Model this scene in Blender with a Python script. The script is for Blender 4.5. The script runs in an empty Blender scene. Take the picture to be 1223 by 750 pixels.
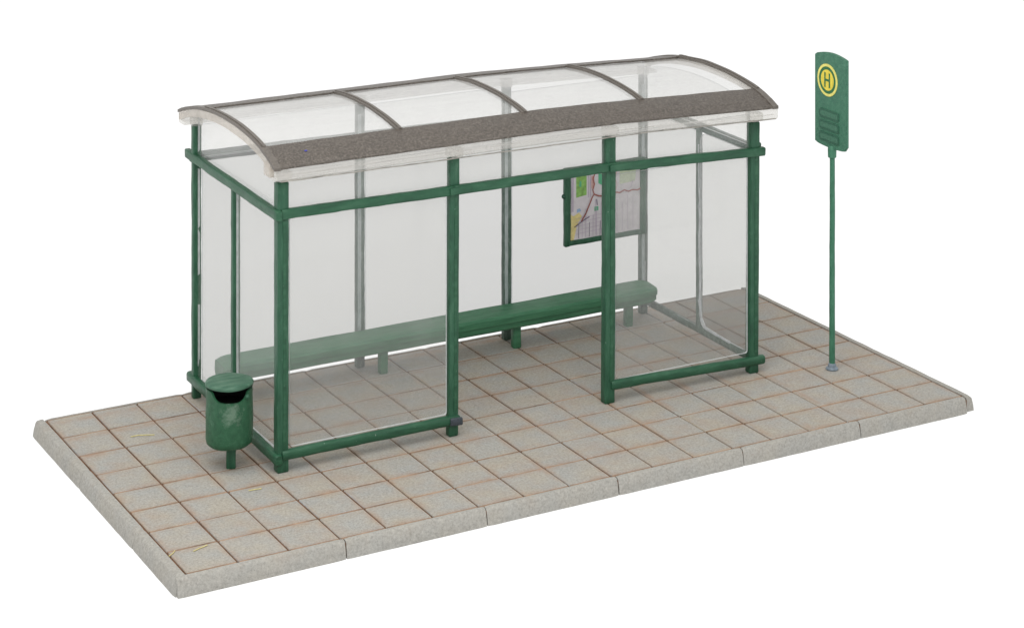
import bpy, bmesh, math, random
from mathutils import Vector, noise
random.seed(7)
sc = bpy.context.scene
col = sc.collection

# ------------------------------------------------------------------ materials
def new_mat(name):
    m = bpy.data.materials.new(name); m.use_nodes = True
    nt = m.node_tree
    for n in list(nt.nodes): nt.nodes.remove(n)
    out = nt.nodes.new('ShaderNodeOutputMaterial')
    return m, nt, out

def N(nt, t, **kw):
    n = nt.nodes.new(t)
    for k, v in kw.items():
        if hasattr(n, k): setattr(n, k, v)
    return n

def L(nt, a, b): nt.links.new(a, b)

def tex_noise(nt, vec, scale, detail=3.0, rough=0.55, stretch=None):
    if stretch:
        mp = N(nt, 'ShaderNodeMapping'); mp.inputs['Scale'].default_value = stretch
        L(nt, vec, mp.inputs['Vector']); vec = mp.outputs['Vector']
    n = N(nt, 'ShaderNodeTexNoise'); L(nt, vec, n.inputs['Vector'])
    n.inputs['Scale'].default_value = scale; n.inputs['Detail'].default_value = detail
    n.inputs['Roughness'].default_value = rough
    return n.outputs['Fac']

def ramp(nt, fac, stops):
    r = N(nt, 'ShaderNodeValToRGB'); L(nt, fac, r.inputs['Fac'])
    el = r.color_ramp.elements
    while len(el) < len(stops): el.new(0.5)
    for e, (p, c) in zip(el, stops):
        e.position = p
        e.color = (*c, 1) if not isinstance(c, (int, float)) else (c, c, c, 1)
    return r.outputs['Color']

def mix(nt, fac, a, b, mode='MIX'):
    n = N(nt, 'ShaderNodeMix', data_type='RGBA', blend_type=mode)
    for s, v in ((n.inputs[0], fac), (n.inputs[6], a), (n.inputs[7], b)):
        if hasattr(v, 'is_linked'): L(nt, v, s)
        elif isinstance(v, tuple): s.default_value = (*v, 1)
        else: s.default_value = v
    return n.outputs[2]

def math_n(nt, op, a, b=0.0, c=None, clamp=False):
    n = N(nt, 'ShaderNodeMath', operation=op); n.use_clamp = clamp
    for i, v in enumerate((a, b) if c is None else (a, b, c)):
        if hasattr(v, 'is_linked'): L(nt, v, n.inputs[i])
        else: n.inputs[i].default_value = v
    return n.outputs[0]

def coords(nt): return N(nt, 'ShaderNodeTexCoord').outputs['Object']

def bump(nt, height, strength, dist=0.02):
    b = N(nt, 'ShaderNodeBump'); b.inputs['Strength'].default_value = strength
    b.inputs['Distance'].default_value = dist
    L(nt, height, b.inputs['Height']); return b.outputs['Normal']

def paint(name, base, dark, light, rough=0.42, chips=0.0, stretch=(1, 1, 0.25), chalk=0.35):
    """hand-brushed enamel: streaks, thin pale rubs, tiny chips"""
    m, nt, out = new_mat(name); co = coords(nt)
    a = tex_noise(nt, co, 9, 4, 0.6, stretch)
    c = mix(nt, 0.35, ramp(nt, a, [(0.30, dark), (0.52, base), (0.80, light)]), base)
    rub = tex_noise(nt, co, 3.1, 5, 0.65)
    rubm = ramp(nt, rub, [(0.60, 0.0), (0.74, 1.0)])
    c = mix(nt, math_n(nt, 'MULTIPLY', rubm, chalk), c, tuple(min(1, v * 1.5 + 0.05) for v in base))
    if chips:
        ch = tex_noise(nt, co, 21, 2, 0.5)
        chm = ramp(nt, ch, [(0.745, 0.0), (0.77, 1.0)])
        c = mix(nt, math_n(nt, 'MULTIPLY', chm, chips), c, (0.42, 0.50, 0.44))
    p = N(nt, 'ShaderNodeBsdfPrincipled'); L(nt, c, p.inputs['Base Color'])
    L(nt, math_n(nt, 'MULTIPLY_ADD', rub, 0.35, rough - 0.17), p.inputs['Roughness'])
    p.inputs['Specular IOR Level'].default_value = 0.35
    h = math_n(nt, 'ADD', tex_noise(nt, co, 40, 3, 0.6, stretch), a)
    L(nt, bump(nt, h, 0.35, 0.03), p.inputs['Normal'])
    L(nt, p.outputs[0], out.inputs[0]); return m

def plain(name, c, rough=0.5, var=0.12, scale=14, spec=0.4, bmp=0.1):
    m, nt, out = new_mat(name); co = coords(nt)
    a = tex_noise(nt, co, scale, 4, 0.6)
    cc = ramp(nt, a, [(0.3, tuple(v * (1 - var) for v in c)), (0.7, tuple(min(1, v * (1 + var)) for v in c))])
    p = N(nt, 'ShaderNodeBsdfPrincipled'); L(nt, cc, p.inputs['Base Color'])
    p.inputs['Roughness'].default_value = rough; p.inputs['Specular IOR Level'].default_value = spec
    L(nt, bump(nt, a, bmp), p.inputs['Normal'])
    L(nt, p.outputs[0], out.inputs[0]); return m

def sheet(name, t, milk, gloss=0.6, rough=0.06, smear=0.5, milk_col=(0.88, 0.88, 0.875), scale=1.6, stretch=None):
    """clear styrene sheet: partly see-through, slightly milky, glossy"""
    m, nt, out = new_mat(name); co = coords(nt)
    tr = N(nt, 'ShaderNodeBsdfTransparent'); tr.inputs[0].default_value = (t[0], t[1], t[2], 1)
    df = N(nt, 'ShaderNodeBsdfDiffuse'); df.inputs[0].default_value = (*milk_col, 1)
    tl = N(nt, 'ShaderNodeBsdfTranslucent'); tl.inputs[0].default_value = (*milk_col, 1)
    ad = N(nt, 'ShaderNodeMixShader'); ad.inputs[0].default_value = 0.3
    L(nt, df.outputs[0], ad.inputs[1]); L(nt, tl.outputs[0], ad.inputs[2])
    s = tex_noise(nt, co, scale, 5, 0.6, stretch)
    speck = ramp(nt, tex_noise(nt, co, 16, 2, 0.5), [(0.75, 0.0), (0.80, 1.0)])
    f = math_n(nt, 'MULTIPLY_ADD', s, 2 * milk * smear, milk * (1 - smear))
    f = math_n(nt, 'ADD', f, math_n(nt, 'MULTIPLY', speck, 0.05), clamp=True)
    mx = N(nt, 'ShaderNodeMixShader'); L(nt, f, mx.inputs[0])
    L(nt, tr.outputs[0], mx.inputs[1]); L(nt, ad.outputs[0], mx.inputs[2])
    gl = N(nt, 'ShaderNodeBsdfGlossy'); gl.inputs['Roughness'].default_value = rough
    fr = N(nt, 'ShaderNodeFresnel')      # same air-side Fresnel on both faces of the sheet
    bf = N(nt, 'ShaderNodeNewGeometry').outputs['Backfacing']
    L(nt, math_n(nt, 'MULTIPLY_ADD', bf, 1 / 1.4 - 1.4, 1.4), fr.inputs['IOR'])
    fg = math_n(nt, 'MULTIPLY', math_n(nt, 'MULTIPLY', fr.outputs[0], gloss), math_n(nt, 'MULTIPLY_ADD', bf, -0.8, 1.0), clamp=True)
    m2 = N(nt, 'ShaderNodeMixShader'); L(nt, fg, m2.inputs[0])
    L(nt, mx.outputs[0], m2.inputs[1]); L(nt, gl.outputs[0], m2.inputs[2])
    L(nt, m2.outputs[0], out.inputs[0]); return m

def sandstone(name, base, grain=0.5, tile=False, patch=1.0):
    m, nt, out = new_mat(name); co = coords(nt)
    big = tex_noise(nt, co, 0.9, 5, 0.6)
    c = mix(nt, big, tuple(v * 0.93 for v in base), tuple(v * 1.06 for v in base))
    if tile:
        at = N(nt, 'ShaderNodeAttribute'); at.attribute_name = 'tint'
        c = mix(nt, 1.0, c, at.outputs['Color'], 'MULTIPLY')
    cool = tex_noise(nt, co, 1.5, 2, 0.5)     # patches of bluish grey and of warm beige stone
    c = mix(nt, patch, c, ramp(nt, cool, [(0.34, (1.05, 1.01, 0.94)), (0.5, (1.0, 1.0, 1.0)), (0.66, (0.95, 1.0, 1.055))]), 'MULTIPLY')
    fine = tex_noise(nt, co, 20, 4, 0.8)
    mid = tex_noise(nt, co, 9, 4, 0.7)
    g = ramp(nt, fine, [(0.28, 1 - 0.32 * grain), (0.5, 1.0), (0.72, 1 + 0.30 * grain)])
    c = mix(nt, 1.0, c, g, 'MULTIPLY')
    g2 = ramp(nt, mid, [(0.3, 0.93), (0.7, 1.06)])
    c = mix(nt, 1.0, c, g2, 'MULTIPLY')
    # rust-coloured wash that has crept out of the joints
    sx = N(nt, 'ShaderNodeSeparateXYZ'); L(nt, co, sx.inputs[0])
    def near(v, w):
        d = math_n(nt, 'ABSOLUTE', math_n(nt, 'SUBTRACT', math_n(nt, 'FRACT', math_n(nt, 'ADD', v, 0.5)), 0.5))
        return math_n(nt, 'SUBTRACT', 1.0, math_n(nt, 'DIVIDE', d, w, clamp=True), clamp=True)
    if tile:
        j = math_n(nt, 'MAXIMUM', near(sx.outputs[0], 0.16), near(sx.outputs[1], 0.22))
        blot = ramp(nt, tex_noise(nt, co, 1.3, 5, 0.65), [(0.36, 0.0), (0.66, 1.0)])
        rm = math_n(nt, 'MULTIPLY', j, blot)
        rm = math_n(nt, 'MULTIPLY', rm, math_n(nt, 'MULTIPLY_ADD', mid, 0.9, 0.15), clamp=True)
        blot2 = ramp(nt, tex_noise(nt, co, 0.55, 4, 0.7), [(0.50, 0.0), (0.80, 0.38)])
        rm = math_n(nt, 'MAXIMUM', rm, blot2)
        c = mix(nt, rm, c, (0.325, 0.190, 0.115))
    else:
        blot = ramp(nt, tex_noise(nt, co, 0.8, 5, 0.7), [(0.54, 0.0), (0.80, 0.32)])
        top = math_n(nt, 'MULTIPLY_ADD', sx.outputs[2], 4.0, 1.0, clamp=True)
        c = mix(nt, math_n(nt, 'MULTIPLY', blot, top), c, (0.36, 0.235, 0.14))
    p = N(nt, 'ShaderNodeBsdfPrincipled'); L(nt, c, p.inputs['Base Color'])
    p.inputs['Roughness'].default_value = 0.85; p.inputs['Specular IOR Level'].default_value = 0.2
    L(nt, bump(nt, fine, 0.35, 0.03), p.inputs['Normal'])
    L(nt, p.outputs[0], out.inputs[0]); return m

GREEN = paint('green_enamel', (0.021, 0.090, 0.048), (0.011, 0.050, 0.028), (0.058, 0.150, 0.090), chips=0.5)
GREEN_H = paint('green_enamel_rail', (0.020, 0.088, 0.045), (0.010, 0.048, 0.026), (0.052, 0.142, 0.082), chips=0.4, stretch=(0.25, 0.25, 1))
GREEN_WORN = paint('worn_green_enamel', (0.085, 0.135, 0.108), (0.022, 0.060, 0.042), (0.30, 0.35, 0.33), chips=0.9, stretch=(1, 1, 0.5), chalk=0.6)
GREEN_DK = paint('dark_green_enamel', (0.018, 0.070, 0.045), (0.010, 0.045, 0.028), (0.03, 0.10, 0.06))
GREEN_SEAT = paint('green_bench_enamel', (0.048, 0.170, 0.088), (0.026, 0.105, 0.054), (0.095, 0.235, 0.14), stretch=(0.12, 1, 1), chips=0.15)
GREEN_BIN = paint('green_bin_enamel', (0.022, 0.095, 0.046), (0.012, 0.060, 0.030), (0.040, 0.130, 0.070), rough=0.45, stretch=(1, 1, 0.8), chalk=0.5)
GREEN_PALE = paint('chalky_green', (0.050, 0.130, 0.082), (0.022, 0.078, 0.046), (0.15, 0.24, 0.175), rough=0.5, stretch=(0.3, 1, 1), chalk=0.7)
GREEN_SIGN = paint('green_sign', (0.052, 0.165, 0.105), (0.038, 0.125, 0.085), (0.085, 0.215, 0.145), rough=0.5, stretch=(1, 1, 1), chalk=0.3)
GREEN_POLE = paint('green_pole', (0.040, 0.155, 0.092), (0.025, 0.105, 0.062), (0.10, 0.25, 0.17), rough=0.5, stretch=(1, 1, 0.35), chalk=0.4)
GREEN_MARK = plain('sign_green_mark', (0.030, 0.140, 0.050), 0.5)
PLATE = plain('sign_plate_green', (0.030, 0.105, 0.066), 0.5, 0.2, 30)
PLATE_IN = plain('sign_plate_inner', (0.052, 0.150, 0.098), 0.5, 0.25, 30)
YELLOW = plain('sign_yellow', (0.68, 0.56, 0.065), 0.45, 0.15, 10)
YELLOW_PALE = plain('sign_yellow_ring', (0.70, 0.64, 0.17), 0.45, 0.15, 12)
BLACK = plain('bin_inside', (0.012, 0.013, 0.012), 0.8)
BLUEGREY = plain('blue_grey_metal', (0.16, 0.20, 0.24), 0.45, 0.3, 12)
DARKCLAMP = plain('dark_clamp', (0.040, 0.050, 0.062), 0.45, 0.3, 20)
PALE_STRIP = paint('unpainted_styrene', (0.36, 0.41, 0.41), (0.22, 0.28, 0.27), (0.52, 0.56, 0.57), rough=0.4, stretch=(1, 1, 0.4))
RIB = plain('roof_rib_grey', (0.118, 0.104, 0.090), 0.45, 0.25, 20, 0.5, 0.2)
GUTTER_LINE = plain('gutter_line_grey', (0.27, 0.255, 0.23), 0.4, 0.4, 6)  # dark tone of the painted refraction line under the gutter
BAND = None
def band_mat():
    m, nt, out = new_mat('roof_band_grey'); co = coords(nt)
    f = tex_noise(nt, co, 21, 5, 0.85)
    g = tex_noise(nt, co, 1.2, 3, 0.6)
    c = ramp(nt, f, [(0.34, (0.024, 0.020, 0.016)), (0.5, (0.078, 0.066, 0.055)), (0.70, (0.23, 0.205, 0.175))])
    c = mix(nt, math_n(nt, 'MULTIPLY', g, 0.30), c, (0.085, 0.064, 0.048))
    p = N(nt, 'ShaderNodeBsdfPrincipled'); L(nt, c, p.inputs['Base Color'])
    p.inputs['Roughness'].default_value = 0.42; p.inputs['Specular IOR Level'].default_value = 0.55
    L(nt, bump(nt, f, 0.5, 0.03), p.inputs['Normal'])
    L(nt, p.outputs[0], out.inputs[0]); return m
BAND = band_mat()
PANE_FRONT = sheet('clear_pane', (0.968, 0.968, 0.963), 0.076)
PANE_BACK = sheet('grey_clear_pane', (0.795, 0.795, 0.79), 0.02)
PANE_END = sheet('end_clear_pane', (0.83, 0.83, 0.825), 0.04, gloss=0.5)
PANE_UP = sheet('fascia_pane', (0.98, 0.98, 0.975), 0.125, smear=0.5)
PANE_EDGE = sheet('pane_edge', (0.92, 0.94, 0.95), 0.75, gloss=1.0, rough=0.2, milk_col=(0.85, 0.88, 0.90), scale=5)
ROOFP = sheet('roof_clear_panel', (0.915, 0.915, 0.912), 0.215, gloss=0.9, rough=0.12, milk_col=(0.90, 0.90, 0.895), smear=0.75, stretch=(0.12, 1.6, 1.6))  # milk streaked along x paints in the roof's soft highlights and refractions
GUTTER = sheet('clear_gutter', (0.93, 0.925, 0.91), 0.26, gloss=1.0, rough=0.10, milk_col=(0.88, 0.865, 0.84), smear=0.9, scale=2, stretch=(0.4, 2.5, 2.5))
TRIM = sheet('clear_roof_edge', (0.88, 0.86, 0.83), 0.40, gloss=1.0, rough=0.15, milk_col=(0.76, 0.71, 0.65), smear=0.5, scale=3)
PAVER = sandstone('paver_stone', (0.345, 0.330, 0.298), 0.95, True, 0.75)
KERB = sandstone('kerb_stone', (0.338, 0.328, 0.300), 0.9, patch=0.25)
JOINT = plain('joint_rust', (0.150, 0.085, 0.052), 0.9, 0.45, 3, 0.1)
FILLER = plain('joint_filler_rust', (0.270, 0.185, 0.130), 0.9, 0.45, 1.6, 0.1)
PAPER = plain('map_paper', (0.60, 0.57, 0.60), 0.6, 0.10, 4)
M_GREEN = plain('map_green', (0.22, 0.42, 0.11), 0.6, 0.3, 10)
M_TEAL = plain('map_teal', (0.10, 0.40, 0.22), 0.6)
M_YEL = plain('map_yellow', (0.66, 0.56, 0.25), 0.6)
M_RED = plain('map_red', (0.30, 0.10, 0.085), 0.6, 0.3, 8)
M_LILAC = plain('map_lilac', (0.44, 0.37, 0.47), 0.6)
M_DARK = plain('map_dark', (0.12, 0.09, 0.15), 0.6)
M_PINK = plain('map_pink', (0.56, 0.36, 0.34), 0.6)
M_PGREEN = plain('map_pale_green', (0.50, 0.56, 0.42), 0.6)
M_BLUE = plain('map_blue', (0.28, 0.40, 0.58), 0.6)
FIBRE = plain('straw_fibre', (0.62, 0.55, 0.24), 0.6)
GLUE = sheet('dried_glue', (0.95, 0.96, 0.97), 0.55, gloss=1.0, rough=0.25, milk_col=(0.80, 0.83, 0.86), smear=0.9, scale=4)
SPECK = plain('blue_speck', (0.05, 0.06, 0.40), 0.5)

# ------------------------------------------------------------------ objects
def tag(o, label, cat, group=None):
    o['label'] = label; o['category'] = cat
    if group: o['group'] = group
    return o

def root(name, loc, label, cat, group=None):
    o = bpy.data.objects.new(name, None); col.objects.link(o)
    o.location = loc; o.empty_display_size = 0.3
    return tag(o, label, cat, group)

ROOTS = {}
def origin_of(o):
    v = Vector((0, 0, 0))
    while o is not None:
        v += o.location; o = o.parent
    return v

def mesh(name, bm, mats, parent=None, smooth=None, at=None):
    """world-space bmesh -> one object; its origin sits on its parent's (or at `at`)"""
    org = origin_of(parent) if parent else Vector(at or (0, 0, 0))
    if org.length: bmesh.ops.translate(bm, verts=bm.verts, vec=-org)
    bmesh.ops.recalc_face_normals(bm, faces=bm.faces)
    me = bpy.data.meshes.new(name); bm.to_mesh(me); bm.free()
    for m in (mats if isinstance(mats, (list, tuple)) else [mats]): me.materials.append(m)
    if smooth is not None:
        for p in me.polygons: p.use_smooth = True
        me.set_sharp_from_angle(angle=math.radians(smooth))
    o = bpy.data.objects.new(name, me); col.objects.link(o)
    if parent: o.parent = parent
    else: o.location = org
    return o

def add_box(bm, a, b, bev=0.0, seg=2, mi=0):
    r = bmesh.ops.create_cube(bm, size=1)
    vs = r['verts']
    for v in vs:
        v.co = Vector([(a[i] + b[i]) / 2 + v.co[i] * (b[i] - a[i]) for i in range(3)])
    fs = set(f for v in vs for f in v.link_faces)
    if bev:
        es = list(set(e for v in vs for e in v.link_edges))
        rr = bmesh.ops.bevel(bm, geom=es, offset=bev, segments=seg, profile=0.5, affect='EDGES')
        fs = set(f for f in fs if f.is_valid) | set(rr['faces'])
    for f in fs: f.material_index = mi
    return fs

def rrect(w, h, r, k=3):
    pts = []
    for cx, cy, a0 in ((w/2-r, h/2-r, 0), (-w/2+r, h/2-r, 90), (-w/2+r, -h/2+r, 180), (w/2-r, -h/2+r, 270)):
        for i in range(k + 1):
            a = math.radians(a0 + 90 * i / k)
            pts.append((cx + r * math.cos(a), cy + r * math.sin(a)))
    return pts

def add_bar(bm, p0, p1, w, h, r=0.04, jit=0.006, up=None, step=0.16, seed=0.0, taper=None, mi=0):
    """rounded bar from p0 to p1; w = across, h = along `up`; hand-cut wobble"""
    p0, p1 = Vector(p0), Vector(p1); d = (p1 - p0); ln = d.length; d.normalize()
    up = Vector(up) if up else (Vector((0, 0, 1)) if abs(d.z) < 0.9 else Vector((0, 1, 0)))
    side = d.cross(up).normalized(); up = side.cross(d).normalized()
    n = max(2, int(ln / step)); rings = []
    ts = [0.0, min(0.02/ln, 0.2)] + [i / n for i in range(1, n)] + [1 - min(0.02/ln, 0.2), 1.0]
    for q, t in enumerate(ts):
        c = p0 + d * ln * t
        s = 0.86 if q in (0, len(ts) - 1) else 1.0
        if taper: s *= 1 + (taper - 1) * t
        ring = []
        for (x, y) in rrect(w, h, min(r, w/2.01, h/2.01)):
            v = c + side * x * s + up * y * s
            if jit:
                k = noise.noise_vector(Vector((v.x * 1.7 + seed, v.y * 1.7, v.z * 1.7)))
                k2 = noise.noise_vector(Vector((v.x * 6 + seed, v.y * 6 + 5, v.z * 6)))
                v = v + k * jit * 1.2 + k2 * jit * 0.8
            ring.append(bm.verts.new(v))
        rings.append(ring)
    m = len(rings[0]); fs = []
    for a, b in zip(rings, rings[1:]):
        for i in range(m):
            fs.append(bm.faces.new((a[i], a[(i+1) % m], b[(i+1) % m], b[i])))
    fs.append(bm.faces.new(rings[0][::-1])); fs.append(bm.faces.new(rings[-1]))
    for f in fs: f.material_index = mi
    return fs

def bar(name, parent, mat, *a, **k):
    bm = bmesh.new(); add_bar(bm, *a, **k)
    return mesh(name, bm, mat, parent, smooth=50)

def add_prism(bm, pts, axis, t0, t1, mi=0, mi_side=None, dz=None):
    """extrude polygon pts (u,v) along axis between t0 and t1"""
    def P(u, v, t):
        return {'x': (t, u, v), 'y': (u, t, v), 'z': (u, v, t)}[axis]
    A = [bm.verts.new(P(u, v, t0)) for u, v in pts]
    B = [bm.verts.new(P(u, v, t1)) for u, v in pts]
    n = len(pts)
    f1 = bm.faces.new(A); f2 = bm.faces.new(B[::-1]); f1.material_index = f2.material_index = mi
    for i in range(n):
        f = bm.faces.new((A[i], B[i], B[(i+1) % n], A[(i+1) % n])); f.material_index = mi if mi_side is None else mi_side

def rpoly(u0, v0, u1, v1, r, k=4):
    cx, cy = (u0 + u1) / 2, (v0 + v1) / 2
    return [(cx + x, cy + y) for x, y in rrect(u1 - u0, v1 - v0, r, k)]

def add_lathe(bm, prof, c, n=40, mi=0):
    rings = []
    for r, z in prof:
        rings.append([bm.verts.new((c[0] + r * math.cos(2*math.pi*i/n), c[1] + r * math.sin(2*math.pi*i/n), c[2] + z)) for i in range(n)])
    for a, b in zip(rings, rings[1:]):
        for i in range(n):
            f = bm.faces.new((a[i], a[(i+1) % n], b[(i+1) % n], b[i])); f.material_index = mi
    if prof[0][0] > 1e-6: bm.faces.new(rings[0][::-1]).material_index = mi
    if prof[-1][0] > 1e-6: bm.faces.new(rings[-1]).material_index = mi

# ------------------------------------------------------------------ setting: glowing white backdrop and paved base
m, nt, out = new_mat('white_glow_backdrop')
em = N(nt, 'ShaderNodeEmission'); em.inputs[0].default_value = (1, 1, 1, 1); em.inputs[1].default_value = 0.93  # added glow: keeps the sheet shadowless white and lights sides from below
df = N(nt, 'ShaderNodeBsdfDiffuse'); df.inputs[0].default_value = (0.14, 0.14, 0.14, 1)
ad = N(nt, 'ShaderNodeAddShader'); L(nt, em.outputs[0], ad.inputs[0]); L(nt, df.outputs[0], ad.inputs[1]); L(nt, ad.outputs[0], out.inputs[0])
WHITE_GLOW = m
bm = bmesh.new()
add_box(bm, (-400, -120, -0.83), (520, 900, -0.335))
o = mesh('backdrop', bm, WHITE_GLOW); o['kind'] = 'structure'

XS = [i + random.uniform(-0.018, 0.018) for i in range(19)]
XS[0], XS[2], XS[3], XS[18] = -0.02, 2.0, 3.04, 18.04
XS[8], XS[12], XS[13], XS[14], XS[15] = 8.03, 11.95, 12.92, 13.90, 14.91
YS = [0.0, 1.0, 1.99, 2.99, 3.97, 5.0, 6.06, 7.15, 8.24]
bm = bmesh.new(); tint = bm.loops.layers.float_color.new('tint')
for i in range(18):
    for j in range(8):
        gx, gy = 0.018, 0.022
        dz = random.uniform(-0.006, 0.0)
        jx, jy = random.uniform(-0.006, 0.006), random.uniform(-0.012, 0.012)
        fs = add_box(bm, (XS[i] + gx + jx, YS[j] + gy + (jy if j else 0.012), -0.20), (XS[i+1] - gx + jx * 0.5, YS[j+1] - gy + (random.uniform(-0.006, 0.006)), dz), 0.014, 1)
        k = random.gauss(1.0, 0.07); w = random.gauss(0, 0.036)
        c = (k * (1 + w), k, k * (1 - w * 1.5), 1)
        for f in fs:
            if f.is_valid:
                for lp in f.loops: lp[tint] = c
for v in bm.verts:   # worn, not machine-cut
    k = noise.noise_vector(v.co * 2.3); v.co.x += k.x * 0.008; v.co.y += k.y * 0.010
pav = mesh('pavement', bm, PAVER); pav['kind'] = 'structure'
bm = bmesh.new(); add_box(bm, (-0.06, -0.03, -0.325), (18.08, 8.27, -0.030)); add_box(bm, (-0.10, -0.122, -0.31), (18.06, -0.04, -0.060))
mesh('joint_bed', bm, JOINT, pav)
bm = bmesh.new()
for j in range(9):
    for i in range(18):
        add_box(bm, (XS[i] + 0.03, YS[j] - 0.045 if j else -0.03, -0.032), (XS[i+1] - 0.03, YS[j] + 0.045 if j < 8 else 8.26, -0.012))
mesh('joint_filler', bm, FILLER, pav)

# kerb stones: (u outward, z) section swept along each side
SEC = [(0.012, -0.20), (0.012, -0.012), (0.024, 0.0), (0.085, -0.002), (0.115, -0.014), (0.135, -0.04), (0.17, -0.20), (0.185, -0.325), (0.185, -0.334), (0.02, -0.334)]
def kerb(pts_fn, t0, t1, flare=1.0, seed=0):
    bm = bmesh.new(); n = max(3, int(abs(t1 - t0) / 0.12)); rings = []
    for q in range(n + 1):
        t = t0 + (t1 - t0) * q / n
        e = min(q, n - q)
        ring = []
        for (u, z) in SEC:
            uu = u * (flare if u > 0.1 else 1.0); zz = z
            if e == 0 and u > 0.05: uu -= 0.012
            if e == 0 and z > -0.05: zz -= 0.012
            x, y = pts_fn(t, uu)
            k = noise.noise_vector(Vector((x * 3 + seed, y * 3, zz * 3)))
            if u > 0.05: x += k.x * 0.007; y += k.y * 0.007; zz += k.z * 0.005 if z > -0.3 else 0
            ring.append(bm.verts.new((x, y, zz)))
        rings.append(ring)
    m = len(SEC)
    for a, b in zip(rings, rings[1:]):
        for i in range(m): bm.faces.new((a[i], a[(i+1) % m], b[(i+1) % m], b[i]))
    bm.faces.new(rings[0][::-1]); bm.faces.new(rings[-1])
    return mesh('kerb_stone', bm, KERB, pav, smooth=40)
fr = [-0.02, 3.09, 6.08, 9.07, 12.10, 15.12, 17.98]
for i in range(6):
    kerb(lambda t, u: (t, -u), (fr[i] + 0.011) if i else -0.24, fr[i+1] - 0.011 if i < 5 else 18.03, seed=i)
kerb(lambda t, u: (18.06 + u, t), -0.10, 8.40, 1.25, 9)
lf = [-0.10, 2.15, 5.3, 8.38]
for i in range(3):
    kerb(lambda t, u: (-0.03 - u, t), lf[i] + (0.004 if i else 0.0), lf[i+1] - 0.004, 1.35, 20 + i)
for i in range(6):
    kerb(lambda t, u: (t, 8.255 + u * 0.72), fr[i] + 0.008, fr[i+1] - 0.008, seed=30 + i)

# ------------------------------------------------------------------ bus shelter
FY, BY = 3.40, 7.95                       # front and back post lines
FX = [3.32, 7.20, 11.03, 14.85]; BX = [3.27, 7.22, 11.04, 14.85]
def sag(x): return -0.17 * max(0.0, min(1.0, (x - 9.5) / 5.5)) ** 1.3
ZR = 5.17                                 # centre of the upper rails
sh = root('bus_shelter', ((FX[0] + FX[3]) / 2, (FY + BY) / 2, 0), 'green framed bus shelter with clear panes and a curved clear roof', 'bus shelter')
PW = [(0.24, 0.215), (0.215, 0.18), (0.25, 0.20), (0.235, 0.20)]
for i, x in enumerate(FX):
    lean = (0.0, 0.02, 0.02, 0.03)[i]
    bm = bmesh.new(); w, d = PW[i]
    add_bar(bm, (x - 0.01, FY, -0.004), (x + lean, FY, 5.80 + sag(x)), w, d, 0.022, 0.005, up=(0, 1, 0), seed=i * 3.1)
    po = mesh('front_post', bm, GREEN, sh, smooth=50)
    if True:   # moulded ridge down the front face
        bm = bmesh.new(); fy_ = FY - d / 2 + 0.004
        add_bar(bm, (x + 0.02, fy_, 0.46 if i != 1 else 0.5), (x + 0.02 + lean, fy_, 5.04), w * 0.30, 0.034, 0.008, 0.004, up=(0, 1, 0), seed=8 + i)
        mesh('ridge', bm, GREEN_H, po, smooth=50)
for i, x in enumerate(BX):
    bm = bmesh.new()
    add_bar(bm, (x, BY, -0.004), (x, BY, 5.95 + sag(x)), 0.20 if i else 0.19, 0.16, 0.03, 0.006, up=(0, 1, 0), seed=20 + i * 2.3)
    po = mesh('back_post', bm, GREEN if i == 0 else GREEN_WORN, sh, smooth=50)
    if i:   # bare plastic left unpainted on the inner face
        bm = bmesh.new()
        add_bar(bm, (x - 0.045, BY - 0.082, 0.45), (x - 0.045, BY - 0.082, 5.75 + sag(x)), 0.085, 0.03, 0.012, 0.005, up=(0, 1, 0), seed=33 + i)
        mesh('unpainted_strip', bm, PALE_STRIP, po, smooth=50)
bar('end_post', sh, GREEN, (FX[0] - 0.03, 5.75, 0.30), (FX[0] - 0.03, 5.75, ZR), 0.17, 0.15, 0.03, 0.006, up=(0, 1, 0), seed=50)
bar('end_post', sh, GREEN_WORN, (FX[3], 5.52, 0.30), (FX[3], 5.52, ZR - 0.15), 0.13, 0.12, 0.03, 0.005, up=(0, 1, 0), seed=55)
# upper rails (the front one in three bays, with a lap at each post)
xs = [FX[0] - 0.02, FX[1], FX[2], FX[3] + 0.23]
bm = bmesh.new()
zf = [ZR, 5.135, 5.12, 4.965]
for a in range(3):
    add_bar(bm, (xs[a] - 0.03, FY - 0.09, zf[a]), (xs[a+1] + 0.04, FY - 0.09, zf[a+1] + (0.0 if a < 2 else -0.005)), 0.135, 0.195, 0.03, 0.008, seed=60 + a * 3)
add_bar(bm, (FX[1] - 0.14, FY - 0.185, zf[1] - 0.01), (FX[1] + 0.34, FY - 0.18, zf[1] + 0.01), 0.035, 0.15, 0.015, 0.006, seed=71)
add_bar(bm, (FX[2] - 0.06, FY - 0.185, zf[2] - 0.01), (FX[2] + 0.50, FY - 0.18, zf[2] + 0.0), 0.035, 0.15, 0.015, 0.006, seed=74)
mesh('upper_rail', bm, GREEN_H, sh, smooth=50)
bar('upper_rail', sh, GREEN_H, (FX[0] - 0.12, FY - 0.18, ZR - 0.015), (FX[0] - 0.09, 8.40, ZR + 0.08), 0.135, 0.20, 0.03, 0.007, seed=80)
bar('upper_rail', sh, GREEN_DK, (FX[3] + 0.1, FY - 0.06, ZR - 0.17), (FX[3] + 0.08, 8.15, ZR - 0.10), 0.13, 0.20, 0.04, 0.007, seed=84)
bar('upper_rail', sh, GREEN_DK, (BX[0] - 0.1, BY + 0.13, ZR + 0.06), (BX[3] + 0.1, BY + 0.13, ZR - 0.10), 0.12, 0.22, 0.04, 0.007, seed=88)
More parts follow.
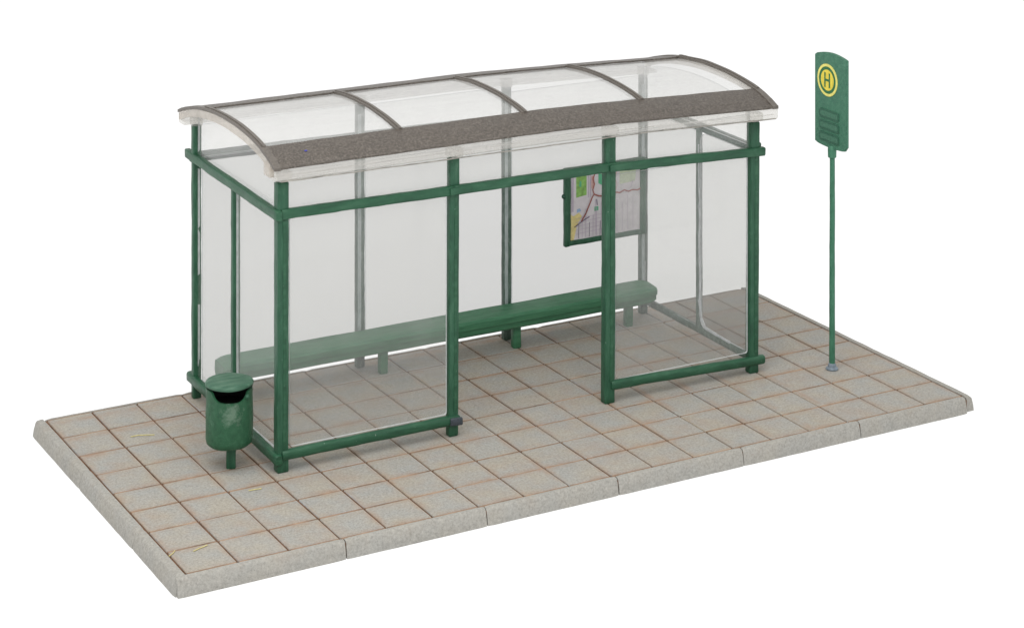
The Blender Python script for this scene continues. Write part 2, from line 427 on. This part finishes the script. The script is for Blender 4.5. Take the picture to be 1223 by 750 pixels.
bar('rail_stub', sh, GREEN_H, (FX[3] + 0.06, FY + 0.03, 5.09), (FX[3] + 0.24, FY + 0.05, 5.075), 0.13, 0.13, 0.05, 0.007, seed=91)
# lower rails
bar('lower_rail', sh, GREEN_H, (FX[0] - 0.03, FY - 0.06, 0.335), (FX[1] + 0.12, FY - 0.06, 0.335), 0.175, 0.205, 0.07, 0.008, seed=100)
bar('lower_rail', sh, GREEN_H, (FX[2] + 0.02, FY - 0.06, 0.385), (FX[3] + 0.27, FY - 0.06, 0.265), 0.175, 0.205, 0.07, 0.008, seed=104)
bar('lower_rail', sh, GREEN_H, (FX[0] - 0.12, FY - 0.15, 0.27), (FX[0] - 0.10, 8.22, 0.40), 0.17, 0.22, 0.06, 0.009, seed=108)
bar('lower_rail', sh, GREEN_WORN, (FX[3] + 0.02, FY + 0.05, 0.30), (FX[3] + 0.02, 8.02, 0.33), 0.13, 0.17, 0.05, 0.007, seed=112)
# dried white glue along the middle post of the right end, running out over its lower rail
bm = bmesh.new()
gp = [(5.44, ZR - 0.5), (5.44, 3.2), (5.43, 1.9), (5.42, 1.05), (5.36, 0.62), (5.22, 0.47), (4.75, 0.44), (4.2, 0.42)]
for (ya, za_), (yb_, zb_), w_ in zip(gp, gp[1:], (0.03, 0.05, 0.05, 0.09, 0.11, 0.08, 0.06)):
    add_bar(bm, (FX[3] - 0.055, ya, za_), (FX[3] - 0.055, yb_, zb_), 0.03, w_, 0.012, 0.016, up=(0, 1, 0.01) if abs(za_ - zb_) > abs(ya - yb_) else (0, 0, 1), seed=za_)
mesh('glue_smear', bm, GLUE, sh, smooth=60)
bm = bmesh.new()
add_bar(bm, (FX[1] - 0.13, FY - 0.165, 0.335), (FX[1] + 0.15, FY - 0.165, 0.33), 0.06, 0.16, 0.03, 0.012, seed=120)
mesh('clamp', bm, DARKCLAMP, sh, smooth=50)
# panes (box with milky cut edges); rounded corners where the photo shows them
def pane_y(name, x0, x1, y, z0, z1, mat, r=0.03, t=0.05):
    bm = bmesh.new(); add_prism(bm, rpoly(x0, z0, x1, z1, r), 'y', y - t/2, y + t/2, 0, 1)
    return mesh(name, bm, [mat, PANE_EDGE], sh)
def pane_x(name, y0, y1, x, z0, z1, mat, r=0.03, t=0.05):
    bm = bmesh.new(); add_prism(bm, rpoly(y0, z0, y1, z1, r), 'x', x - t/2, x + t/2, 0, 1)
    return mesh(name, bm, [mat, PANE_EDGE], sh)
pane_y('glass_pane', FX[0] + 0.165, FX[1] - 0.15, FY - 0.01, 0.46, ZR - 0.10, PANE_FRONT, 0.06)
pane_y('glass_pane', FX[2] + 0.165, FX[3] - 0.15, FY - 0.01, 0.46, ZR - 0.25, PANE_FRONT, 0.06)
for i in range(3):
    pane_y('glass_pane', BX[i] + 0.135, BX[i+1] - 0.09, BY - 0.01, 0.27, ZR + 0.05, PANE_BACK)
    pane_y('fascia_pane', BX[i] + 0.09, BX[i+1] - 0.09, BY + 0.0, ZR + 0.07, 5.95 + sag(BX[i+1]), PANE_UP)
    pane_y('fascia_pane', FX[i] + 0.085, FX[i+1] - 0.08, FY + 0.03, ZR + 0.0 + sag(FX[i+1]), 5.97 + sag(FX[i+1]), PANE_UP)
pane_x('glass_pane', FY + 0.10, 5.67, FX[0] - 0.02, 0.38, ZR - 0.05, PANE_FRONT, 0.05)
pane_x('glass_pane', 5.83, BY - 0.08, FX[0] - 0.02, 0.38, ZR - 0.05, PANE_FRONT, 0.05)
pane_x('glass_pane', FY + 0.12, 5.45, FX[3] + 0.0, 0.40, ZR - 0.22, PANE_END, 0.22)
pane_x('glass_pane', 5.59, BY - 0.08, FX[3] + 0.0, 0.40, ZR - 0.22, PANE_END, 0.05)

# ---- roof
PROF = [(3.02, 6.16), (3.30, 6.29), (3.62, 6.40), (4.00, 6.485), (4.50, 6.56), (5.10, 6.61), (5.70, 6.63), (6.30, 6.61), (6.90, 6.555), (7.40, 6.48), (7.80, 6.385), (8.10, 6.30), (8.36, 6.20)]
def pz(y):
    for (a, za), (b, zb) in zip(PROF, PROF[1:]):
        if a <= y <= b: return za + (zb - za) * (y - a) / (b - a)
    return PROF[0][1] if y < PROF[0][0] else PROF[-1][1]
def smooth_z(y):   # small-window average of the polyline: a smooth arc
    return sum(pz(y + k * 0.07) for k in range(-3, 4)) / 7 if 3.3 < y < 8.1 else pz(y)
def arc(y0, y1, off, n=36):
    return [(y0 + (y1 - y0) * i / n, smooth_z(y0 + (y1 - y0) * i / n) + off) for i in range(n + 1)]
def add_shell(bm, x0, x1, y0, y1, lo, hi, n=36, nx=6, mi=0, mi_end=None, wob=0.0):
    rows = []
    for q in range(nx + 1):
        x = x0 + (x1 - x0) * q / nx
        loop = arc(y0, y1, hi, n) + arc(y0, y1, lo, n)[::-1]
        rows.append([bm.verts.new((x, u, v + sag(x) + (wob * noise.noise((x * 2.0, u * 2.0, 0.5)) if wob else 0))) for u, v in loop])
    m = len(rows[0])
    for a, b in zip(rows, rows[1:]):
        for i in range(m):
            f = bm.faces.new((a[i], a[(i+1) % m], b[(i+1) % m], b[i])); f.material_index = mi
    k = m // 2
    for R_ in (rows[0], rows[-1]):
        for i in range(k - 1):
            f = bm.faces.new((R_[i], R_[i+1], R_[m-2-i], R_[m-1-i])); f.material_index = mi if mi_end is None else mi_end
RX = [3.07, 6.13, 9.13, 12.10, 15.22]
bm = bmesh.new()   # one clear curved sheet; ribs, bands, gutters and trims are fixed to it
add_shell(bm, RX[0] + 0.06, RX[4] - 0.06, 3.22, 8.20, -0.075, -0.02, nx=60)
roof = mesh('roof', bm, ROOFP, sh, smooth=40)
for xa, xb, lo in ((RX[0] - 0.06, RX[0] + 0.05, -0.20), (RX[4] - 0.05, RX[4] + 0.07, -0.17)):
    bm = bmesh.new(); add_shell(bm, xa, xb, 3.25, 8.33, lo, -0.035, nx=1)
    mesh('end_trim', bm, TRIM, roof, smooth=40)
for i, x in enumerate(RX):
    bm = bmesh.new()
    w = 0.075 if i in (0, 4) else 0.07
    add_shell(bm, x - w, x + w, 3.72, 6.90, -0.015, 0.035, nx=1, wob=0.01)
    add_shell(bm, x - w * 0.25, x + w * 0.55, 3.72, 6.90, 0.03, 0.055, nx=1, wob=0.01)
    if i in (0, 4):
        add_shell(bm, x - w, x + w, 3.01, 3.72, -0.03, 0.035, nx=1); add_shell(bm, x - w, x + w, 6.90, 8.37, -0.03, 0.035, nx=1)
    mesh('rib', bm, RIB, roof, smooth=40)
for y0, y1 in ((3.02, 3.77), (6.85, 8.36)):
    bm = bmesh.new(); add_shell(bm, RX[0] + 0.07, RX[4] - 0.07, y0, y1, -0.015, 0.018, n=14, nx=80, wob=0.010)
    eb = mesh('eave_band', bm, BAND, roof, smooth=40)
    if y0 < 4:
        bm = bmesh.new(); bmesh.ops.create_uvsphere(bm, u_segments=10, v_segments=6, radius=0.028)
        bmesh.ops.scale(bm, vec=(1.3, 0.9, 0.5), verts=bm.verts)
        bmesh.ops.translate(bm, verts=bm.verts, vec=(3.86, 3.42, smooth_z(3.42) + 0.02))
        mesh('paint_speck', bm, SPECK, eb, smooth=60)
# clear gutters under both eaves: an L-shaped moulding with slightly wavy faces
def gutter(sec, x0, x1):
    bm = bmesh.new(); rows = []; n = 70
    for q in range(n + 1):
        x = x0 + (x1 - x0) * q / n
        rows.append([bm.verts.new((x, u + 0.008 * noise.noise((x * 1.5, u * 3, v * 3)), v + sag(x) + 0.008 * noise.noise((x * 1.1, 7 + u, v * 2)))) for u, v in sec])
    m = len(sec)
    for a, b in zip(rows, rows[1:]):
        for i in range(m): bm.faces.new((a[i], a[(i+1) % m], b[(i+1) % m], b[i]))
    bm.faces.new(rows[0][::-1]); bm.faces.new(rows[-1])
    return mesh('gutter', bm, GUTTER, roof, smooth=35)
gutter([(3.06, 6.135), (3.06, 5.925), (3.09, 5.895), (3.30, 5.895), (3.30, 5.95), (3.15, 5.97), (3.15, 6.13)], RX[0] - 0.02, RX[4] + 0.10)
gutter([(8.33, 6.16), (8.33, 5.99), (8.30, 5.96), (7.98, 5.96), (7.98, 6.02), (8.24, 6.04), (8.24, 6.16)], RX[0] - 0.06, RX[4] + 0.06)
bm = bmesh.new()
add_bar(bm, (RX[0] + 0.1, 3.065, 5.893), (12.0, 3.065, 5.893 + sag(12.0)), 0.03, 0.022, 0.008, 0.006, seed=5)
add_bar(bm, (12.0, 3.065, 5.893 + sag(12.0)), (RX[4] + 0.05, 3.065, 5.893 + sag(RX[4])), 0.03, 0.022, 0.008, 0.006, seed=5)
mesh('gutter_dark_line', bm, GUTTER_LINE, roof, smooth=50)  # added dark strip, draws the refraction line along the clear gutter's bottom edge
for x in FX:
    bm = bmesh.new()
    add_box(bm, (x - 0.13, 3.17, 5.84 + sag(x)), (x + 0.15, 3.50, 6.04 + sag(x)), 0.03)
    mesh('bracket', bm, GUTTER, roof, smooth=40)
for x in BX:
    bm = bmesh.new()
    add_box(bm, (x - 0.12, 7.84, 5.94 + sag(x)), (x + 0.12, 8.06, 6.15 + sag(x)), 0.03)
    mesh('bracket', bm, GUTTER, roof, smooth=40)
bm = bmesh.new(); add_box(bm, (RX[0] - 0.055, 3.30, 5.93), (RX[0] + 0.06, 3.62, 6.22), 0.02)
mesh('gutter_end_block', bm, TRIM, roof, smooth=40)
# arched end fascias
for x, dz in ((FX[0] - 0.02, 0.0), (FX[3], sag(FX[3]))):
    pts = [(FY + 0.10, ZR + 0.08 + dz), (BY - 0.08, ZR + 0.10 + dz)] + [(y, z - 0.21 + dz) for y, z in arc(FY + 0.12, BY - 0.09, 0, 18)][::-1]
    bm = bmesh.new(); add_prism(bm, pts, 'x', x - 0.025, x + 0.025, 0, 1)
    mesh('fascia_pane', bm, [PANE_UP, PANE_EDGE], sh)

# ------------------------------------------------------------------ bench
be = root('bench', (9.1, 7.4, 0), 'long dark green backless bench inside the shelter along its back panes', 'bench')
sec = [(7.13, 0.52), (7.10, 0.56), (7.10, 0.675), (7.035, 0.70), (7.03, 0.83), (7.07, 0.885), (7.14, 0.90), (7.62, 0.94), (7.70, 0.90), (7.72, 0.62), (7.66, 0.52)]
bm = bmesh.new(); rows = []
n = 90
for q in range(n + 1):
    x = 3.58 + (14.72 - 3.58) * q / n
    e = min(q, n - q); s = (0.80, 0.94, 0.99)[e] if e < 3 else 1.0
    row = []
    for u, v in sec:
        k = noise.noise_vector(Vector((x * 0.9, u * 3, v * 3)))
        row.append(bm.verts.new((x, 7.375 + (u - 7.375) * s + k.y * 0.012, 0.72 + (v - 0.72) * s + k.z * 0.012)))
    rows.append(row)
m_ = len(sec)
for a, b in zip(rows, rows[1:]):
    for i in range(m_): bm.faces.new((a[i], a[(i+1) % m_], b[(i+1) % m_], b[i]))
bm.faces.new(rows[0][::-1]); bm.faces.new(rows[-1])
mesh('seat', bm, GREEN_SEAT, be, smooth=32)
for x in (4.08, 7.50, 10.95, 14.03):
    bar('leg', be, GREEN_SEAT, (x, 7.33, -0.004), (x, 7.33, 0.56), 0.20, 0.16, 0.03, 0.006, up=(0, 1, 0), seed=x)
bm = bmesh.new(); add_lathe(bm, [(0.0, 0), (0.05, 0.0), (0.055, 0.02), (0.0, 0.03)], (0, 0, 0), 14)
bmesh.ops.rotate(bm, verts=bm.verts, cent=(0, 0, 0), matrix=__import__('mathutils').Matrix.Rotation(math.pi/2, 3, 'Y'))
bmesh.ops.translate(bm, verts=bm.verts, vec=(14.715, 7.25, 0.76))
mesh('end_pin', bm, BLUEGREY, be, smooth=40)

# ------------------------------------------------------------------ route map hung on the back wall
mp = root('route_map', (13.68, 7.78, 1.99), 'framed street map hung on the back panes above the bench', 'map')
x0, x1, z0, z1, ym = 12.52, 14.80, 1.99, 3.84, 7.78
bm = bmesh.new()
add_bar(bm, (x0 + 0.08, ym, z0), (x0 + 0.08, ym, z1), 0.16, 0.13, 0.03, 0.008, up=(0, 1, 0), seed=1)
add_bar(bm, (x1 - 0.08, ym, z0), (x1 - 0.08, ym, z1), 0.16, 0.13, 0.03, 0.008, up=(0, 1, 0), seed=2)
add_bar(bm, (x0 + 0.02, ym, z0 + 0.06), (x1 - 0.02, ym, z0 + 0.06), 0.12, 0.125, 0.03, 0.010, seed=3)
add_bar(bm, (x0 + 0.02, ym, z1 - 0.06), (x1 - 0.02, ym, z1 - 0.06), 0.12, 0.125, 0.03, 0.010, seed=4)
mesh('map_frame', bm, GREEN, mp, smooth=50)
MM = [PAPER, M_GREEN, M_TEAL, M_YEL, M_RED, M_LILAC, M_DARK, M_PINK, M_PGREEN, M_BLUE]
bm = bmesh.new()
u0, v0, u1, v1 = x0 + 0.14, z0 + 0.10, x1 - 0.14, z1 - 0.10
add_box(bm, (u0, ym - 0.02, v0), (u1, ym + 0.03, v1), 0, mi=0)
lay = [0]
def M(u, v): return (u0 + u * (u1 - u0), v0 + v * (v1 - v0))
def patch(pts, mi):
    lay[0] += 1; yy = ym - 0.0215 - 0.0006 * lay[0]
    vs = [bm.verts.new((M(u, v)[0], yy, M(u, v)[1])) for u, v in pts]
    bm.faces.new(vs).material_index = mi
def line(pts, w, mi):
    lay[0] += 1; yy = ym - 0.0215 - 0.0006 * lay[0]
    P_ = [Vector((M(u, v)[0], yy, M(u, v)[1])) for u, v in pts]
    vs = []
    for i, p_ in enumerate(P_):
        d = (P_[min(i+1, len(P_)-1)] - P_[max(i-1, 0)]).normalized(); s = Vector((-d.z, 0, d.x)) * w / 2
        vs.append((bm.verts.new(p_ + s), bm.verts.new(p_ - s)))
    for a, b in zip(vs, vs[1:]): bm.faces.new((a[0], a[1], b[1], b[0])).material_index = mi
# (u across, v up) in the sheet; the rail hides the sheet's upper fifth from the front
patch([(0, 0), (0.055, 0), (0.10, 0.22), (0.17, 0.34), (0.13, 0.40), (0.05, 0.36), (0, 0.40)], 3)
patch([(0.09, 0.62), (0.235, 0.64), (0.235, 0.96), (0.09, 0.95)], 1)
patch([(0.13, 0.78), (0.16, 0.76), (0.165, 0.84), (0.14, 0.86)], 2)
patch([(0.40, 0.78), (0.46, 0.74), (0.52, 0.90), (0.40, 0.92)], 2)
patch([(0.345, 0.385), (0.40, 0.39), (0.40, 0.45), (0.345, 0.45)], 2)
patch([(0.70, 0.72), (0.92, 0.74), (0.94, 0.96), (0.70, 0.96)], 8)
patch([(0.10, 0.40), (0.16, 0.42), (0.14, 0.46), (0.10, 0.45)], 9)
patch([(0.30, 0.72), (0.34, 0.72), (0.34, 0.90), (0.30, 0.90)], 7)
for u in (0.028, 0.045, 0.26, 0.285): line([(u, 0.42 if u < 0.2 else 0.60), (u + 0.004, 0.96)], 0.018, 5)
for k in range(9): line([(0.12 + k * 0.05, 0.03), (0.125 + k * 0.05, 0.24 + 0.10 * ((k * 7) % 3))], 0.012, 5 if k % 3 else 6)
for k in range(8): line([(0.36 + k * 0.075, 0.05), (0.36 + k * 0.075, 0.56 - 0.05 * (k % 3))], 0.010, 5)
for k in range(5): line([(0.08, 0.10 + k * 0.055), (0.50, 0.12 + k * 0.055)], 0.008, 5)
line([(0.06, 0.20), (0.12, 0.24), (0.20, 0.29), (0.27, 0.32)], 0.022, 6)
line([(0.44, 0.20), (0.50, 0.22), (0.62, 0.21)], 0.018, 6)
line([(0.37, 0.56), (0.38, 0.47)], 0.02, 6)
line([(0.155, 0.27), (0.22, 0.38), (0.27, 0.50), (0.31, 0.60), (0.335, 0.635), (0.40, 0.60), (0.47, 0.585), (0.56, 0.60), (0.64, 0.615), (0.70, 0.60), (0.76, 0.63), (0.82, 0.60), (0.88, 0.615), (0.95, 0.60), (1.0, 0.62)], 0.034, 4)
line([(0.335, 0.635), (0.315, 0.70), (0.34, 0.78), (0.32, 0.86), (0.35, 0.95)], 0.028, 4)
line([(0.62, 0.62), (0.66, 0.72), (0.63, 0.82), (0.66, 0.95)], 0.016, 7)
line([(0.84, 0.64), (0.87, 0.70), (0.88, 0.76)], 0.014, 5)
mesh('map_sheet', bm, MM, mp)
bm = bmesh.new()   # thin glue-bead keepers on the left side of the frame
bmesh.ops.create_uvsphere(bm, u_segments=12, v_segments=8, radius=0.06)
bmesh.ops.translate(bm, verts=bm.verts, vec=(x0 - 0.005, ym, 3.18))
mesh('hinge', bm, GREEN_DK, mp, smooth=60)

# ------------------------------------------------------------------ litter bin
bc = Vector((2.48, 4.10, 0))
lb = root('litter_bin', bc, 'round green litter bin on a short post beside the left end of the shelter', 'litter bin')
fa = math.atan2(-0.93, -0.33)      # the opening looks this way
bm = bmesh.new()
nseg, R_ = 56, 0.475
prof = [(0.0, 0.46), (0.30, 0.46), (0.41, 0.475), (0.46, 0.52), (R_, 0.60), (R_, 0.80), (R_ + 0.004, 1.10), (R_ - 0.004, 1.28)]
add_lathe(bm, prof, bc, nseg)
bm.faces.ensure_lookup_table(); bm.faces[-1].material_index = 1
# upper rim follows the edge of the opening, thick wall, turned in
def rim(a):
    d = abs((a - fa + math.pi) % (2 * math.pi) - math.pi)
    if d > 0.92: return 1.62
    t = d / 0.92
    return 1.42 + 0.20 * (t ** 4)
outer = []; inner = []
for i in range(nseg):
    a = 2 * math.pi * i / nseg
    outer.append((a, rim(a)))
for ra, rb, z_of in ((R_ - 0.004, R_ - 0.004, None),):
    A0 = [bm.verts.new(bc + Vector((ra * math.cos(a), ra * math.sin(a), 1.28))) for a, z in outer]
    A1 = [bm.verts.new(bc + Vector((ra * math.cos(a), ra * math.sin(a), z))) for a, z in outer]
    B1 = [bm.verts.new(bc + Vector(((ra - 0.05) * math.cos(a), (ra - 0.05) * math.sin(a), z))) for a, z in outer]
    B0 = [bm.verts.new(bc + Vector(((ra - 0.05) * math.cos(a), (ra - 0.05) * math.sin(a), 1.22))) for a, z in outer]
    for i in range(nseg):
        j = (i + 1) % nseg
        bm.faces.new((A0[i], A0[j], A1[j], A1[i])); bm.faces.new((A1[i], A1[j], B1[j], B1[i]))
        bm.faces.new((B1[i], B1[j], B0[j], B0[i])).material_index = 1
    bm.faces.new(B0).material_index = 1
for v in bm.verts:
    k = noise.noise_vector(v.co * 2.6); v.co += k * 0.012
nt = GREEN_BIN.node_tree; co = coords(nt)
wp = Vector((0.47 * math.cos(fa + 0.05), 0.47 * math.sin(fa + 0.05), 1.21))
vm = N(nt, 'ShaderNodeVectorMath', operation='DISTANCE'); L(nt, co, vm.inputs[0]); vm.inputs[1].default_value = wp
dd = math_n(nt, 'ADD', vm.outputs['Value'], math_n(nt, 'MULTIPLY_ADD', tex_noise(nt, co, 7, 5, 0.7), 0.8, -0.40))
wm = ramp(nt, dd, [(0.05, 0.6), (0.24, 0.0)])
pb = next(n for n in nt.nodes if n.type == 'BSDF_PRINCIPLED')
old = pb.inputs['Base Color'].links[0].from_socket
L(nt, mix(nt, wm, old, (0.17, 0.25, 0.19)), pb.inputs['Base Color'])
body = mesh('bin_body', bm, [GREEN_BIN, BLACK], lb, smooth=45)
bm = bmesh.new()
add_lathe(bm, [(0.0, -0.045), (0.44, -0.045), (0.485, -0.03), (0.492, 0.01), (0.475, 0.035), (0.42, 0.050), (0.20, 0.058), (0.0, 0.06)], (0, 0, 0), 48)
import mathutils
ax = Vector((math.cos(fa + math.pi/2), math.sin(fa + math.pi/2), 0))
bmesh.ops.rotate(bm, verts=bm.verts, cent=(0, 0, 0), matrix=mathutils.Matrix.Rotation(math.radians(-1.5), 3, ax))
for v in bm.verts: v.co += noise.noise_vector(v.co * 3.0) * 0.012
bmesh.ops.translate(bm, verts=bm.verts, vec=bc + Vector((0, 0, 1.70)))
mesh('lid', bm, GREEN_PALE, lb, smooth=45)
bm = bmesh.new()
ha = fa + 0.80
bmesh.ops.create_uvsphere(bm, u_segments=12, v_segments=8, radius=0.05)
bmesh.ops.translate(bm, verts=bm.verts, vec=bc + Vector((0.47 * math.cos(ha), 0.47 * math.sin(ha), 1.51)))
mesh('hinge_pin', bm, GREEN, lb, smooth=60)
bar('bin_post', lb, GREEN, bc + Vector((0.0, -0.08, -0.004)), bc + Vector((0.0, -0.08, 0.50)), 0.19, 0.10, 0.02, 0.006, up=(0.35, 1, 0), seed=140)

# ------------------------------------------------------------------ bus stop sign
sx, sy = 16.53, 2.66
sg = root('bus_stop_sign', (sx, sy, 0), 'green bus stop sign with a yellow H disc on a thin pole', 'sign')
bm = bmesh.new()
add_bar(bm, (sx, sy, 0.0), (sx + 0.005, sy + 0.0, 5.06), 0.135, 0.135, 0.066, 0.004, up=(0, 1, 0), taper=0.86, seed=3)
pole = mesh('pole', bm, GREEN_POLE, sg, smooth=60)
bm = bmesh.new(); add_lathe(bm, [(0.135, -0.004), (0.145, 0.02), (0.12, 0.05), (0.095, 0.065), (0.09, 0.13), (0.07, 0.15)], (sx, sy, 0), 20)
for v in bm.verts: v.co += noise.noise_vector(v.co * 5) * 0.012
mesh('base_collar', bm, BLUEGREY, sg, smooth=40)
bm = bmesh.new(); add_lathe(bm, [(0.07, 4.78), (0.095, 4.80), (0.10, 4.98), (0.09, 5.06)], (sx, sy, 0), 20)
mesh('panel_socket', bm, GREEN_POLE, sg, smooth=40)
ya, yb, za, zb = 2.085, 3.265, 5.03, 7.05     # ya is the edge nearer the kerb
pts = []
nn = 14
for i in range(nn + 1):                          # bottom edge, bowed down a little
    t = i / nn; pts.append((ya + (yb - ya) * t, za - 0.035 * math.sin(math.pi * t) + 0.05 * (max(0, 0.10 - t) / 0.10) ** 2 * 2 + 0.02 * (max(0, t - 0.93) / 0.07) ** 2))
for i in range(nn + 1):                          # arched top edge
    t = 1 - i / nn; pts.append((ya + (yb - ya) * t, zb + 0.085 * math.sin(math.pi * t) + 0.03 * (1 - t) - 0.03 * (max(0, t - 0.94) / 0.06) ** 2))
bm = bmesh.new(); add_prism(bm, pts, 'x', sx - 0.03, sx + 0.03)
es = [e for e in bm.edges if len(e.link_faces) == 2 and any(len(f.verts) > 6 for f in e.link_faces)]
bmesh.ops.bevel(bm, geom=es, offset=0.010, segments=2, affect='EDGES')
panel = mesh('sign_panel', bm, GREEN_SIGN, sg, smooth=40)
fx_ = sx - 0.03
def disc(name, r0, r1, depth, mat, cy=2.785, cz=6.515):
    bm = bmesh.new(); n = 56
    O = [(cy + r1 * math.cos(2*math.pi*i/n), cz + r1 * math.sin(2*math.pi*i/n)) for i in range(n)]
    if r0 == 0: add_prism(bm, O, 'x', fx_ - depth, fx_ + 0.002)
    else:
        I = [(cy + r0 * math.cos(2*math.pi*i/n), cz + r0 * math.sin(2*math.pi*i/n)) for i in range(n)]
        v = [[bm.verts.new((x, *p)) for p in ring] for x in (fx_ - depth, fx_ + 0.002) for ring in (O, I)]
        for i in range(n):
            j = (i + 1) % n
            bm.faces.new((v[0][i], v[0][j], v[1][j], v[1][i])); bm.faces.new((v[2][i], v[2][j], v[3][j], v[3][i]))
            bm.faces.new((v[0][i], v[0][j], v[2][j], v[2][i])); bm.faces.new((v[1][i], v[1][j], v[3][j], v[3][i]))
    return mesh(name, bm, mat, panel)
disc('emblem_ring', 0.308, 0.366, 0.012, YELLOW_PALE)
disc('emblem_green_ring', 0.235, 0.306, 0.010, GREEN_MARK)
disc('emblem_disc', 0.0, 0.236, 0.012, YELLOW)
bm = bmesh.new(); cy, cz = 2.785, 6.515
for (a, b, c, d) in ((-0.105, -0.165, -0.060, 0.165), (0.060, -0.165, 0.105, 0.165), (-0.0605, -0.024, 0.0605, 0.024)):
    add_box(bm, (fx_ - 0.018, cy + a, cz + b), (fx_ - 0.008, cy + c, cz + d))
mesh('letter_h', bm, GREEN_MARK, panel)
for k in range(3):
    zt = 5.845 - k * 0.262
    bm = bmesh.new()
    add_prism(bm, rpoly(2.36, zt - 0.20, 3.08, zt, 0.05), 'x', fx_ - 0.018, fx_ + 0.002, 0)
    add_prism(bm, rpoly(2.41, zt - 0.155, 3.03, zt - 0.045, 0.035), 'x', fx_ - 0.022, fx_ - 0.017, 1)
    mesh('timetable_plate', bm, [PLATE, PLATE_IN], panel)

# ------------------------------------------------------------------ stray straw fibres on the pavers
def fibre(name_label, pts):
    bm = bmesh.new(); r = 0.009; rings = []
    P_ = [Vector((x, y, 0.013)) for x, y in pts]
    sm = []
    for i in range(len(P_) - 1):
        for q in range(4): sm.append(P_[i].lerp(P_[i+1], q / 4))
    sm.append(P_[-1])
    for i, p_ in enumerate(sm):
        d = (sm[min(i+1, len(sm)-1)] - sm[max(i-1, 0)]).normalized(); s = Vector((-d.y, d.x, 0))
        rings.append([bm.verts.new(p_ + s * r * math.cos(a) + Vector((0, 0, 1)) * r * math.sin(a)) for a in [k * math.pi / 3 for k in range(6)]])
    for a, b in zip(rings, rings[1:]):
        for k in range(6): bm.faces.new((a[k], a[(k+1) % 6], b[(k+1) % 6], b[k]))
    bm.faces.new(rings[0][::-1]); bm.faces.new(rings[-1])
    o = mesh('straw_fibre', bm, FIBRE, None, 60, at=(pts[0][0], pts[0][1], 0))
    return tag(o, name_label, 'straw fibre', 'stray straw fibres on the pavers')
fibre('curved pale straw fibre on the pavers near the far left corner of the base', [(1.25, 6.50), (1.42, 6.50), (1.58, 6.43), (1.72, 6.36)])
fibre('tiny straw fibre crossing the left kerb joint by the front left corner', [(-0.05, 0.80), (0.06, 0.88), (0.13, 0.97)])
fibre('faint straw fibre on the front left paver, away from the kerb joint', [(0.42, 0.78), (0.56, 0.84), (0.74, 0.90)])
fibre('short straw fibre on the pavers in front of the litter bin', [(2.36, 2.80), (2.48, 2.79), (2.62, 2.77)])

# ------------------------------------------------------------------ light
w = bpy.data.worlds.new('World'); sc.world = w; w.use_nodes = True
bgn = w.node_tree.nodes['Background']; bgn.inputs[0].default_value = (1, 0.995, 0.985, 1); bgn.inputs[1].default_value = 0.86
def softbox(name, loc, target, size, energy, color=(1, 1, 1)):
    ld = bpy.data.lights.new(name, 'AREA'); ld.shape = 'SQUARE'; ld.size = size; ld.energy = energy; ld.color = color
    o = bpy.data.objects.new(name, ld); col.objects.link(o); o.location = loc
    o.rotation_euler = (Vector(target) - Vector(loc)).to_track_quat('-Z', 'Y').to_euler()
softbox('softbox', (-2, -8, 26), (9, 4, 1), 28, 6800, (1, 0.985, 0.96))

# ------------------------------------------------------------------ camera: level view camera with falling front
cd = bpy.data.cameras.new('Camera'); cam = bpy.data.objects.new('Camera', cd); col.objects.link(cam)
cam.location = (-14.5543, -37.8101, 18.0805); cam.rotation_euler = (math.pi / 2, 0, -0.4998)
cd.sensor_width = 36; cd.lens = 2659.8 / 1223 * 36
cd.shift_x = 33.73 / 1223; cd.shift_y = -887.93 / 1223
cd.clip_start = 0.5; cd.clip_end = 3000
sc.camera = cam
sc.view_settings.view_transform = 'Standard'; sc.view_settings.look = 'None'
sc.view_settings.exposure = 0; sc.view_settings.gamma = 1
sc.cycles.max_bounces = 14; sc.cycles.transparent_max_bounces = 48; sc.cycles.diffuse_bounces = 5
